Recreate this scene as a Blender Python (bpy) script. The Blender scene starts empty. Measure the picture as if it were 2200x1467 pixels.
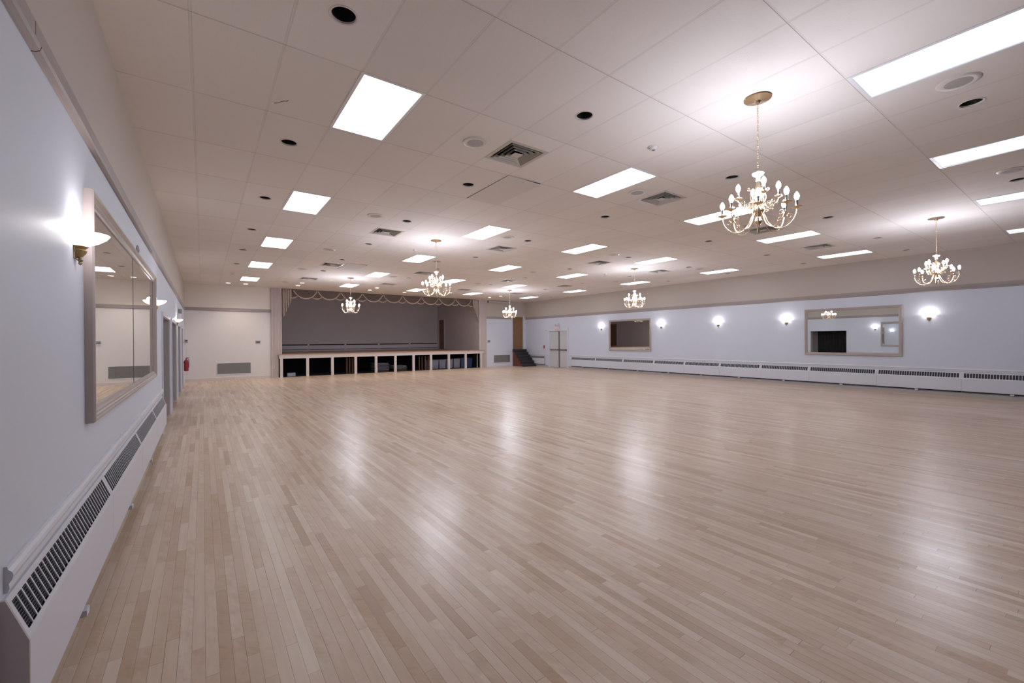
import bpy, math, random
from mathutils import Vector, Matrix
random.seed(7)
C = bpy.context.scene.collection
PI = math.pi

# ---------------------------------------------------------------- camera
CAMH = 1.596
cam_d = bpy.data.cameras.new('camera'); cam = bpy.data.objects.new('camera', cam_d); C.objects.link(cam)
f = Vector((0.58266501, 0.81270672, -0.00304538)); r = Vector((0.81268338, -0.58267177, -0.00627213)); u = Vector((0.00687186, -0.00117962, 0.99997569))
cam.matrix_world = Matrix(((r.x, u.x, -f.x, 0), (r.y, u.y, -f.y, 0), (r.z, u.z, -f.z, CAMH), (0, 0, 0, 1)))
cam_d.sensor_width = 36.0; cam_d.lens = 36.0 * 926.2 / 2200.0; cam_d.clip_start = 0.05; cam_d.clip_end = 200
bpy.context.scene.camera = cam
# ---------------------------------------------------------------- world and exposure
w = bpy.data.worlds.new('world'); bpy.context.scene.world = w; w.use_nodes = True
w.node_tree.nodes['Background'].inputs[0].default_value = (0.02, 0.02, 0.025, 1)
w.node_tree.nodes['Background'].inputs[1].default_value = 0.3
vs = bpy.context.scene.view_settings
vs.view_transform = 'Standard'; vs.look = 'None'; vs.gamma = 1.0; vs.use_curve_mapping = False
vs.exposure = 0.13
PANEL_E = 7.4        # fluorescent diffusers
BULB_E = 265.0       # candle bulbs of the chandeliers
BOWL_E = 9.0         # glass bowls of the wall sconces
SCONCE_W = 5.0       # lamp inside each bowl
SPOT_W = 26.0        # lit recessed downlights

# ---------------------------------------------------------------- room measures
XL, XR, YF, YB, H = -0.608, 16.674, 21.75, -1.85, 3.978
GX, GY, T = -0.6704, 5.0809, 1.2192
def ux(a): return GX + T * a
def uy(a): return GY + T * a

# ---------------------------------------------------------------- materials
def mat(name, col, rough=0.6, metal=0.0, spec=0.5, bump=None, var=None, coat=0.0, emit=None):
    m = bpy.data.materials.new(name); m.use_nodes = True
    nt = m.node_tree; b = nt.nodes['Principled BSDF']
    b.inputs['Base Color'].default_value = (*col, 1); b.inputs['Roughness'].default_value = rough
    b.inputs['Metallic'].default_value = metal; b.inputs['Specular IOR Level'].default_value = spec
    b.inputs['Coat Weight'].default_value = coat
    if emit:
        b.inputs['Emission Color'].default_value = (*emit[0], 1); b.inputs['Emission Strength'].default_value = emit[1]
    if bump or var:
        tc = nt.nodes.new('ShaderNodeTexCoord')
        if var:
            n = nt.nodes.new('ShaderNodeTexNoise'); n.inputs['Scale'].default_value = var[0]; n.inputs['Detail'].default_value = 4
            nt.links.new(tc.outputs['Object'], n.inputs['Vector'])
            mx = nt.nodes.new('ShaderNodeMix'); mx.data_type = 'RGBA'
            mx.inputs[6].default_value = (*[c * (1 - var[1]) for c in col], 1); mx.inputs[7].default_value = (*[min(1, c * (1 + var[1])) for c in col], 1)
            nt.links.new(n.outputs['Fac'], mx.inputs[0]); nt.links.new(mx.outputs[2], b.inputs['Base Color'])
        if bump:
            n2 = nt.nodes.new('ShaderNodeTexNoise'); n2.inputs['Scale'].default_value = bump[0]; n2.inputs['Detail'].default_value = 5
            nt.links.new(tc.outputs['Object'], n2.inputs['Vector'])
            bp = nt.nodes.new('ShaderNodeBump'); bp.inputs['Strength'].default_value = bump[1]; bp.inputs['Distance'].default_value = 0.01
            nt.links.new(n2.outputs['Fac'], bp.inputs['Height']); nt.links.new(bp.outputs['Normal'], b.inputs['Normal'])
    return m
def emis(name, col, s):
    m = bpy.data.materials.new(name); m.use_nodes = True; nt = m.node_tree
    nt.nodes.remove(nt.nodes['Principled BSDF'])
    e = nt.nodes.new('ShaderNodeEmission'); e.inputs[0].default_value = (*col, 1); e.inputs[1].default_value = s
    nt.links.new(e.outputs[0], nt.nodes['Material Output'].inputs['Surface'])
    return m

class NB:   # tiny node builder
    def __init__(s, nt): s.nt = nt
    def m(s, op, a, b=None, c=None):
        n = s.nt.nodes.new('ShaderNodeMath'); n.operation = op
        for i, v in enumerate((a, b, c)):
            if v is None: continue
            if isinstance(v, (int, float)): n.inputs[i].default_value = v
            else: s.nt.links.new(v, n.inputs[i])
        return n.outputs[0]
    def mix(s, fac, a, b, blend='MIX'):
        n = s.nt.nodes.new('ShaderNodeMix'); n.data_type = 'RGBA'; n.blend_type = blend
        for i, v in ((0, fac), (6, a), (7, b)):
            if isinstance(v, (int, float)): n.inputs[i].default_value = v
            elif isinstance(v, tuple): n.inputs[i].default_value = (*v, 1)
            else: s.nt.links.new(v, n.inputs[i])
        return n.outputs[2]
    def xyz(s, x, y, z):
        n = s.nt.nodes.new('ShaderNodeCombineXYZ')
        for i, v in enumerate((x, y, z)):
            if isinstance(v, (int, float)): n.inputs[i].default_value = v
            else: s.nt.links.new(v, n.inputs[i])
        return n.outputs[0]
    def noise(s, vec, scale, detail=3, rough=0.5):
        n = s.nt.nodes.new('ShaderNodeTexNoise'); n.inputs['Scale'].default_value = scale; n.inputs['Detail'].default_value = detail; n.inputs['Roughness'].default_value = rough
        s.nt.links.new(vec, n.inputs['Vector']); return n.outputs['Fac']
    def white(s, vec):
        n = s.nt.nodes.new('ShaderNodeTexWhiteNoise'); n.noise_dimensions = '3D'; s.nt.links.new(vec, n.inputs['Vector']); return n.outputs['Value']
    def ramp(s, fac, stops, interp='LINEAR'):
        n = s.nt.nodes.new('ShaderNodeValToRGB'); n.color_ramp.interpolation = interp
        e = n.color_ramp.elements
        while len(e) < len(stops): e.new(0.5)
        for el, (p, c) in zip(e, stops): el.position = p; el.color = (*c, 1) if isinstance(c, tuple) else (c, c, c, 1)
        s.nt.links.new(fac, n.inputs[0]); return n.outputs[0]

def floor_material():
    m = bpy.data.materials.new('maple_strip_floor'); m.use_nodes = True; nt = m.node_tree; b = nt.nodes['Principled BSDF']; N = NB(nt)
    tc = nt.nodes.new('ShaderNodeTexCoord'); sp = nt.nodes.new('ShaderNodeSeparateXYZ'); nt.links.new(tc.outputs['Object'], sp.inputs[0])
    x, y = sp.outputs[0], sp.outputs[1]
    PW = 0.057
    sx = N.m('DIVIDE', x, PW); ix = N.m('FLOOR', sx); fx = N.m('SUBTRACT', sx, ix)
    r1 = N.white(N.xyz(ix, 3.3, 0)); r2 = N.white(N.xyz(ix, 9.1, 4.0))
    L = N.m('MULTIPLY_ADD', r2, 0.8, 0.55)
    sy = N.m('ADD', N.m('DIVIDE', y, L), N.m('MULTIPLY', r1, 17.0)); iy = N.m('FLOOR', sy); fy = N.m('SUBTRACT', sy, iy)
    rb = N.white(N.xyz(ix, iy, 1.7)); rc = N.white(N.xyz(ix, iy, 8.3))
    base = N.ramp(rb, [(0.0, (0.52, 0.365, 0.255)), (0.07, (0.62, 0.46, 0.335)), (0.35, (0.69, 0.53, 0.40)), (0.7, (0.73, 0.575, 0.45)), (1.0, (0.79, 0.655, 0.54))])
    # grain stretched along each board, with curly figure and mineral streaks
    gv = N.xyz(N.m('ADD', N.m('MULTIPLY', x, 34.0), N.m('MULTIPLY', rc, 50.0)), N.m('MULTIPLY', y, 2.2), N.m('MULTIPLY', rb, 20.0))
    g1 = N.noise(gv, 1.0, 5, 0.6)
    col = N.mix(N.ramp(g1, [(0.35, 0.0), (0.75, 1.0)]), base, (0.50, 0.345, 0.235))
    colf = N.mix(0.30, base, col)
    fv = N.xyz(N.m('ADD', N.m('MULTIPLY', x, 14.0), N.m('MULTIPLY', rc, 31.0)), N.m('ADD', N.m('MULTIPLY', y, 9.0), N.m('MULTIPLY', x, 12.0)), rb)
    g2 = N.noise(fv, 1.0, 4, 0.65)
    fig = N.m('MULTIPLY', N.ramp(g2, [(0.42, 0.0), (0.80, 1.0)]), N.ramp(rc, [(0.45, 0.0), (0.75, 1.0)]))
    colg = N.mix(N.m('MULTIPLY', fig, 0.55), colf, (0.46, 0.28, 0.165))
    wv = N.xyz(N.m('ADD', N.m('MULTIPLY', x, 5.0), N.m('MULTIPLY', rb, 47.0)), N.m('MULTIPLY', y, 2.6), rc)
    warm = N.m('MULTIPLY', N.ramp(N.noise(wv, 1.0, 4, 0.6), [(0.45, 0.0), (0.68, 1.0)]), N.ramp(rb, [(0.15, 1.0), (0.55, 0.15)]))
    colg = N.mix(N.m('MULTIPLY', warm, 0.55), colg, (0.56, 0.345, 0.20))
    cv = N.xyz(N.m('ADD', N.m('MULTIPLY', x, 16.0), N.m('MULTIPLY', rc, 13.0)), N.m('ADD', N.m('MULTIPLY', y, 38.0), N.m('MULTIPLY', x, 30.0)), rb)
    curl = N.m('MULTIPLY', N.ramp(N.noise(cv, 1.0, 2, 0.5), [(0.5, 0.0), (0.72, 1.0)]), N.m('MULTIPLY', warm, 0.5))
    colg = N.mix(curl, colg, (0.36, 0.20, 0.11))
    big = N.noise(N.xyz(N.m('MULTIPLY', x, 0.8), N.m('MULTIPLY', y, 0.35), 0.0), 1.0, 3)
    colb = N.mix(N.m('MULTIPLY', N.ramp(big, [(0.4, 0.0), (0.7, 1.0)]), 0.16), colg, (0.52, 0.34, 0.22))
    ex = N.m('MINIMUM', fx, N.m('SUBTRACT', 1.0, fx)); gx = N.m('LESS_THAN', ex, 0.018)
    ey = N.m('MULTIPLY', N.m('MINIMUM', fy, N.m('SUBTRACT', 1.0, fy)), L); gy = N.m('LESS_THAN', ey, 0.0010)
    gap = N.m('MAXIMUM', gx, gy)
    gstr = N.m('MULTIPLY', gap, N.m('MULTIPLY_ADD', N.white(N.xyz(ix, N.m('FLOOR', N.m('MULTIPLY', y, 1.3)), 2.0)), 0.6, 0.3))
    colc = N.mix(gstr, colb, (0.12, 0.075, 0.05))
    nt.links.new(colc, b.inputs['Base Color'])
    rg = N.noise(N.xyz(N.m('MULTIPLY', x, 3.0), N.m('MULTIPLY', y, 1.0), 0.0), 1.0, 4)
    nt.links.new(N.m('MULTIPLY_ADD', rg, 0.12, N.m('MULTIPLY_ADD', rc, 0.06, 0.265)), b.inputs['Roughness'])
    b.inputs['Specular IOR Level'].default_value = 0.5
    b.inputs['Coat Weight'].default_value = 0.2; b.inputs['Coat Roughness'].default_value = 0.24
    bp = nt.nodes.new('ShaderNodeBump'); bp.inputs['Strength'].default_value = 0.12; bp.inputs['Distance'].default_value = 0.004
    hgt = N.m('ADD', N.m('MULTIPLY', gap, -0.5), N.m('ADD', N.m('MULTIPLY', rb, 0.25), N.m('MULTIPLY', N.noise(N.xyz(N.m('MULTIPLY', x, 6.0), N.m('MULTIPLY', y, 1.1), 0.0), 1.0, 2), 0.9)))
    nt.links.new(hgt, bp.inputs['Height']); nt.links.new(bp.outputs['Normal'], b.inputs['Normal'])
    return m

def ceiling_material():
    m = bpy.data.materials.new('acoustic_ceiling_tile'); m.use_nodes = True; nt = m.node_tree; b = nt.nodes['Principled BSDF']; N = NB(nt)
    tc = nt.nodes.new('ShaderNodeTexCoord'); sp = nt.nodes.new('ShaderNodeSeparateXYZ'); nt.links.new(tc.outputs['Object'], sp.inputs[0])
    x, y = sp.outputs[0], sp.outputs[1]
    sx = N.m('DIVIDE', N.m('SUBTRACT', x, GX), T / 2); ix = N.m('FLOOR', sx); fx = N.m('SUBTRACT', sx, ix)
    sy = N.m('DIVIDE', N.m('SUBTRACT', y, GY), T); iy = N.m('FLOOR', sy); fy = N.m('SUBTRACT', sy, iy)
    dx = N.m('MULTIPLY', N.m('MINIMUM', fx, N.m('SUBTRACT', 1.0, fx)), T / 2)
    dy = N.m('MULTIPLY', N.m('MINIMUM', fy, N.m('SUBTRACT', 1.0, fy)), T)
    dist = N.m('MINIMUM', dx, dy)
    rt = N.white(N.xyz(ix, iy, 5.0))
    tile = N.ramp(rt, [(0.0, (0.745, 0.685, 0.645)), (1.0, (0.785, 0.725, 0.685))])
    st = N.noise(N.xyz(x, y, 0.0), 0.9, 4, 0.6)
    tile = N.mix(N.m('MULTIPLY', N.ramp(st, [(0.5, 0.0), (0.75, 1.0)]), 0.12), tile, (0.63, 0.56, 0.50))
    bar = N.m('LESS_THAN', dist, 0.009)
    col = N.mix(N.m('MULTIPLY', bar, 0.35), tile, (0.62, 0.56, 0.52))
    br = N.noise(N.xyz(N.m('MULTIPLY', x, 1.6), N.m('MULTIPLY', y, 1.6), 0.0), 1.0, 2)
    ey = N.m('MULTIPLY', N.m('LESS_THAN', N.m('ABSOLUTE', N.m('SUBTRACT', N.m('MULTIPLY', N.m('SUBTRACT', fy, N.m('ROUND', fy)), T), 0.010)), 0.0026), N.ramp(br, [(0.34, 0.35), (0.50, 1.0)]))
    exx = N.m('MULTIPLY', N.m('LESS_THAN', N.m('ABSOLUTE', N.m('SUBTRACT', dx, 0.0095)), 0.0016), N.ramp(br, [(0.42, 0.10), (0.64, 0.55)]))
    edge = N.m('MULTIPLY', N.m('MAXIMUM', ey, exx), 0.62)
    col = N.mix(edge, col, (0.16, 0.12, 0.10))
    nt.links.new(col, b.inputs['Base Color']); b.inputs['Roughness'].default_value = 0.85; b.inputs['Specular IOR Level'].default_value = 0.2
    v = nt.nodes.new('ShaderNodeTexNoise'); v.inputs['Scale'].default_value = 130; v.inputs['Detail'].default_value = 3; nt.links.new(tc.outputs['Object'], v.inputs['Vector'])
    bp = nt.nodes.new('ShaderNodeBump'); bp.inputs['Strength'].default_value = 0.22; bp.inputs['Distance'].default_value = 0.006
    nt.links.new(N.m('ADD', v.outputs['Fac'], N.m('MULTIPLY', N.m('MINIMUM', dist, 0.02), 30.0)), bp.inputs['Height']); nt.links.new(bp.outputs['Normal'], b.inputs['Normal'])
    return m

M = {}
M['floor'] = floor_material(); M['ceiling'] = ceiling_material()
def wall_material(name, low, high):
    # lower wall and the band above the picture rail get two different colours
    m = bpy.data.materials.new(name); m.use_nodes = True; nt = m.node_tree; b = nt.nodes['Principled BSDF']; N = NB(nt)
    tc = nt.nodes.new('ShaderNodeTexCoord'); sp = nt.nodes.new('ShaderNodeSeparateXYZ'); nt.links.new(tc.outputs['Object'], sp.inputs[0])
    k = N.m('GREATER_THAN', sp.outputs[2], 2.96)
    c = N.mix(k, low, high)
    n = N.noise(tc.outputs['Object'], 0.7, 4, 0.6)
    c = N.mix(N.m('MULTIPLY', N.ramp(n, [(0.45, 0.0), (0.8, 1.0)]), 0.08), c, (0.55, 0.50, 0.46))
    nt.links.new(c, b.inputs['Base Color']); b.inputs['Roughness'].default_value = 0.5; b.inputs['Specular IOR Level'].default_value = 0.35
    v = nt.nodes.new('ShaderNodeTexNoise'); v.inputs['Scale'].default_value = 60; nt.links.new(tc.outputs['Object'], v.inputs['Vector'])
    bp = nt.nodes.new('ShaderNodeBump'); bp.inputs['Strength'].default_value = 0.04; bp.inputs['Distance'].default_value = 0.004
    nt.links.new(v.outputs['Fac'], bp.inputs['Height']); nt.links.new(bp.outputs['Normal'], b.inputs['Normal'])
    return m
M['wall'] = wall_material('side_wall_paint', (0.66, 0.69, 0.79), (0.53, 0.465, 0.42))
M['wall_far'] = wall_material('far_wall_paint', (0.74, 0.70, 0.69), (0.74, 0.67, 0.60))
M['backdim'] = mat('back_wall_bounce_cut', (0.10, 0.10, 0.11), 0.7, var=(1, .1))  # unseen wall, darkened to cut bounced light near the camera
M['taupe'] = mat('taupe_trim_paint', (0.36, 0.31, 0.30), 0.5, var=(3, .06))
M['frame'] = mat('mirror_frame_paint', (0.46, 0.39, 0.37), 0.38, var=(6, .06))
M['pilaster'] = mat('pilaster_paint', (0.52, 0.44, 0.43), 0.55, var=(3, .05))
M['white'] = mat('white_gloss_trim', (0.68, 0.69, 0.77), 0.35, var=(2, .04))
M['cream'] = mat('stage_cream_paint', (0.66, 0.585, 0.565), 0.45, var=(3, .06))
M['heater'] = mat('heater_enamel', (0.68, 0.69, 0.77), 0.35, var=(1.5, .04))
M['heatercap'] = mat('heater_end_shade_and_baseboard', (0.50, 0.46, 0.45), 0.45)  # end caps darkened to stand for their shade; baseboards share the colour
M['slatgrey'] = mat('slat_grey_enamel', (0.13, 0.13, 0.16), 0.5)
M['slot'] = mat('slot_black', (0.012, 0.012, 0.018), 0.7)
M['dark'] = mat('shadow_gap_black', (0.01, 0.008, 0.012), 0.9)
M['black'] = mat('black_baffle', (0.012, 0.010, 0.010), 0.45)
M['fixture'] = mat('fixture_white_metal', (0.74, 0.72, 0.74), 0.4)
M['trimring'] = mat('off_white_ring', (0.64, 0.585, 0.55), 0.45)
M['spkgrille'] = mat('speaker_grille_grey', (0.42, 0.38, 0.36), 0.6, bump=(300, .4))
M['ventm'] = mat('vent_painted_metal', (0.50, 0.455, 0.405), 0.45)
M['brass'] = mat('polished_brass', (0.82, 0.66, 0.46), 0.22, metal=1.0)
M['brassdull'] = mat('antique_brass', (0.42, 0.32, 0.17), 0.38, metal=0.9, var=(20, .2))
M['porcelain'] = mat('white_porcelain', (0.86, 0.80, 0.77), 0.2, coat=.3)
M['candle'] = mat('chrome_candle_sleeve', (0.86, 0.80, 0.74), 0.12, metal=1.0)
M['bulb'] = emis('bulb_glow', (0.83, 0.87, 1.0), BULB_E)
M['bowl'] = emis('frosted_glass_glow', (1.0, 0.94, 0.93), BOWL_E)
M['panel'] = emis('fluorescent_diffuser', (0.85, 0.93, 1.0), PANEL_E)
M['panelnear'] = emis('near_dimmed_fluorescent_diffuser', (0.85, 0.93, 1.0), PANEL_E*.17)  # nearest row dimmed to imitate lens vignetting
M['panelmid'] = emis('dimmer_fluorescent_diffuser', (0.85, 0.93, 1.0), PANEL_E*.72)  # next row dimmed less, for the same lens vignetting
M['spotlamp'] = emis('downlight_lamp', (1.0, 0.93, 0.86), 30.0)
M['mirror'] = mat('silvered_glass', (0.80, 0.83, 0.83), 0.01, metal=1.0)
M['metal'] = mat('door_grey_metal', (0.22, 0.22, 0.24), 0.35, metal=.7)
M['doorpaint'] = mat('door_white_paint', (0.62, 0.61, 0.62), 0.4)
M['wood'] = mat('brown_veneer', (0.245, 0.13, 0.062), 0.4, var=(4, .15))
M['stagedoor'] = mat('stage_door_veneer', (0.20, 0.085, 0.045), 0.45, var=(4, .15))
M['wooddark'] = mat('dark_stained_wood', (0.075, 0.032, 0.018), 0.5, var=(6, .3))
M['stagewood'] = mat('stage_board', (0.42, 0.24, 0.15), 0.35, var=(5, .2))
M['stagewall'] = mat('stage_grey_paint', (0.60, 0.54, 0.54), 0.7, var=(1, .04))
M['stageheat'] = mat('stage_heater_grey', (0.64, 0.59, 0.63), 0.5)
M['grille'] = mat('return_grille_grey', (0.24, 0.23, 0.22), 0.6)
M['fabric'] = mat('swag_fabric', (0.34, 0.265, 0.23), 0.8, bump=(120, .2))
M['fabriclight'] = mat('swag_border_fabric', (0.50, 0.405, 0.36), 0.75)
M['carpet'] = mat('charcoal_carpet', (0.035, 0.033, 0.040), 0.95, bump=(200, .5))
M['redwood'] = mat('reddish_wood', (0.16, 0.045, 0.03), 0.55, var=(5, .3))
M['red'] = mat('extinguisher_red', (0.30, 0.012, 0.014), 0.3)
M['redplastic'] = mat('call_point_red', (0.38, 0.03, 0.03), 0.4)
M['grey'] = mat('grey_plastic', (0.22, 0.21, 0.21), 0.5)
M['gap'] = mat('dark_plate', (0.10, 0.09, 0.09), 0.5)
M['signwhite'] = mat('sign_pale', (0.62, 0.62, 0.66), 0.4)
M['signred'] = mat('sign_red_letters', (0.75, 0.10, 0.12), 0.4, emit=((1.0, .12, .15), 0.6))
M['tabletop'] = mat('folding_table_grey', (0.30, 0.31, 0.37), 0.4)
M['binclear'] = mat('frosted_bin_plastic', (0.36, 0.38, 0.46), 0.35)
M['binteal'] = mat('teal_bin_plastic', (0.03, 0.16, 0.22), 0.35)
M['binblue'] = mat('blue_bin_plastic', (0.06, 0.10, 0.22), 0.4)
M['curtain'] = mat('black_curtain', (0.010, 0.009, 0.010), 0.9)
M['jamb'] = mat('jamb_grey', (0.52, 0.49, 0.50), 0.6)

# ---------------------------------------------------------------- mesh helpers
class MB:
    def __init__(s): s.v = []; s.f = []
    def add(s, vs, fs):
        o = len(s.v); s.v += [tuple(p) for p in vs]; s.f += [tuple(i + o for i in q) for q in fs]; return s
    def box(s, x0, x1, y0, y1, z0, z1):
        return s.add([(x0,y0,z0),(x1,y0,z0),(x1,y1,z0),(x0,y1,z0),(x0,y0,z1),(x1,y0,z1),(x1,y1,z1),(x0,y1,z1)],
                     [(0,3,2,1),(4,5,6,7),(0,1,5,4),(1,2,6,5),(2,3,7,6),(3,0,4,7)])
    def bevbox(s, x0, x1, y0, y1, z0, z1, b):
        # box with chamfered vertical and horizontal edges
        vs = []
        for (z, e) in ((z0, b), (z0 + b, 0), (z1 - b, 0), (z1, b)):
            a0, a1, c0, c1 = x0 + e, x1 - e, y0 + e, y1 - e; k = b if e == 0 else b * .6
            vs += [(a0+k,c0,z),(a1-k,c0,z),(a1,c0+k,z),(a1,c1-k,z),(a1-k,c1,z),(a0+k,c1,z),(a0,c1-k,z),(a0,c0+k,z)]
        fs = [tuple(range(7,-1,-1)), tuple(range(24,32))]
        for l in range(3):
            for i in range(8):
                j = (i+1) % 8; fs.append((l*8+i, l*8+j, l*8+8+j, l*8+8+i))
        return s.add(vs, fs)
    def lathe(s, prof, seg=24, c=(0,0,0), a0=0, a1=2*PI, axis='z'):
        full = abs(a1 - a0 - 2*PI) < 1e-6; n = seg if full else seg + 1; vs = []; fs = []
        for (r_, z) in prof:
            for i in range(n):
                a = a0 + (a1-a0)*i/seg; p = (r_*math.cos(a), r_*math.sin(a), z)
                if axis == 'x': p = (p[2], p[0], p[1])
                if axis == 'y': p = (p[0], p[2], p[1])
                vs.append((c[0]+p[0], c[1]+p[1], c[2]+p[2]))
        for k in range(len(prof)-1):
            for i in range(seg):
                j = (i+1) % n; fs.append((k*n+i, k*n+j, (k+1)*n+j, (k+1)*n+i))
        return s.add(vs, fs)
    def tube(s, pts, r_, seg=8, cap=True):
        pts = [Vector(p) for p in pts]; vs = []; fs = []; n = len(pts)
        rr = r_ if isinstance(r_, (list, tuple)) else [r_]*n
        up = Vector((0,0,1)); t0 = (pts[1]-pts[0]).normalized()
        if abs(t0.dot(up)) > .95: up = Vector((1,0,0))
        nrm = t0.cross(up).normalized()
        for i, p in enumerate(pts):
            t = (pts[min(i+1,n-1)] - pts[max(i-1,0)]).normalized()
            nrm = (nrm - t*nrm.dot(t)).normalized(); bn = t.cross(nrm)
            for k in range(seg):
                a = 2*PI*k/seg; vs.append(p + (nrm*math.cos(a) + bn*math.sin(a))*rr[i])
        for i in range(n-1):
            for k in range(seg):
                j = (k+1) % seg; fs.append((i*seg+k, i*seg+j, (i+1)*seg+j, (i+1)*seg+k))
        if cap: fs.append(tuple(range(seg-1,-1,-1))); fs.append(tuple((n-1)*seg+k for k in range(seg)))
        return s.add(vs, fs)
    def extrude_y(s, prof, y0, y1, mirror_x=None):   # prof: list (x,z) closed
        n = len(prof); vs = [(x,y0,z) for x,z in prof] + [(x,y1,z) for x,z in prof]
        fs = [tuple(range(n)), tuple(range(2*n-1,n-1,-1))] + [(i, (i+1)%n + 0, (i+1)%n + n, i+n)[::-1] for i in range(n)]
        return s.add(vs, fs)
    def extrude_x(s, prof, x0, x1):   # prof: (y,z)
        n = len(prof); vs = [(x0,y,z) for y,z in prof] + [(x1,y,z) for y,z in prof]
        fs = [tuple(range(n))[::-1], tuple(range(n,2*n))] + [(i, (i+1)%n, (i+1)%n + n, i+n) for i in range(n)]
        return s.add(vs, fs)
    def mesh(s, name, smooth=False):
        me = bpy.data.meshes.new(name); me.from_pydata(s.v, [], s.f); me.validate()
        import bmesh
        bm = bmesh.new(); bm.from_mesh(me); bmesh.ops.recalc_face_normals(bm, faces=bm.faces); bm.to_mesh(me); bm.free()
        if smooth:
            for p in me.polygons: p.use_smooth = True
            me.set_sharp_from_angle(angle=math.radians(45))
        return me
    def build(s, name, m, parent=None, smooth=False, loc=None):
        me = s.mesh(name, smooth); me.materials.append(m if not isinstance(m, str) else M[m])
        o = bpy.data.objects.new(name, me); C.objects.link(o)
        if parent: o.parent = parent
        if loc: o.location = loc
        return o

def tag(o, label, cat, group=None, kind=None):
    if label: o['label'] = label
    if cat: o['category'] = cat
    if group: o['group'] = group
    if kind: o['kind'] = kind
    return o
def thing(name, label, cat, loc=(0,0,0), rz=0, group=None):
    o = bpy.data.objects.new(name, None); C.objects.link(o); o.location = loc; o.rotation_euler = (0,0,rz); o.empty_display_size = .05
    return tag(o, label, cat, group)
def struct(o, label=None, cat=None):
    o['kind'] = 'structure'
    if label: o['label'] = label
    if cat: o['category'] = cat
    return o
def copy_tree(o, parent=None):
    c = o.copy(); C.objects.link(c); c.parent = parent
    for ch in list(o.children): copy_tree(ch, c)
    return c
ORD = ['first', 'second', 'third', 'fourth', 'fifth', 'sixth', 'seventh', 'eighth', 'ninth', 'tenth', 'eleventh', 'twelfth']

# ---------------------------------------------------------------- fixtures on the ceiling grid (tile units)
PANELS = []
for ci, cx in enumerate((1.5, 4.5, 7.0, 9.5, 12.5)):
    for ri, cy in enumerate((-4, -1, 2, 5, 8, 11)):
        if (ci, ri) in ((0, 0),): continue
        PANELS.append((ci, ri, cx, cy))
CANCOLS = [1.25, 3.27, 5.77, 8.79, 11.3, 13.32]
CANROWS = [-3.48, -1.48, 0.55, 2.55, 4.57, 6.6, 8.6]
CANS = []          # (x, y, lit, column, row)
for ci, cx in enumerate(CANCOLS):
    for ri, cy in enumerate(CANROWS):
        if ri == 0 and ci not in (2, 3): continue
        CANS.append((cx, cy, False, ci, ri))
CANS += [(1.25, 10.62, False, 0, 7), (13.42, 10.7, False, 5, 7)]
LIT = [(3.26, 11.62), (5.77, 11.62), (8.79, 11.62), (11.3, 11.65), (3.26, 12.42), (5.77, 12.45), (8.79, 12.45), (11.2, 12.42), (1.24, 12.9), (1.74, 12.9), (7.15, 12.43)]
for k, (a, b_) in enumerate(LIT): CANS.append((a, b_, True, k, 8))
VENTS = [(a, b_, ci, ri) for ci, a in enumerate((3.25, 5.75, 8.75, 11.25)) for ri, b_ in enumerate((-0.5, 3.45, 7.45, 10.42))]
SPEAK = [(2.75, b_, 0, ri + 1) for ri, b_ in enumerate((-.5, 2.53, 5.55, 8.57, 11.6))] + [(5.26, b_, 1, ri) for ri, b_ in enumerate((-3.48, -.48, 2.53, 5.55, 8.57))] \
      + [(8.27, b_, 2, ri) for ri, b_ in enumerate((-3.48, -.48, 2.54, 5.54, 8.57))] + [(11.81, 2.54, 3, 2), (11.81, 5.55, 3, 3)]
DETECT = [(4.28, -1.45), (4.27, 4.57), (4.27, 10.7), (10.3, 4.65)]
HATCH = [(3.5, 0.0), (3.5, 7.0)]
CHAND = [(4.23, -2.485), (10.32, -2.48), (4.26, 3.53), (10.25, 3.54), (4.27, 9.56), (10.3, 9.57)]

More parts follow.
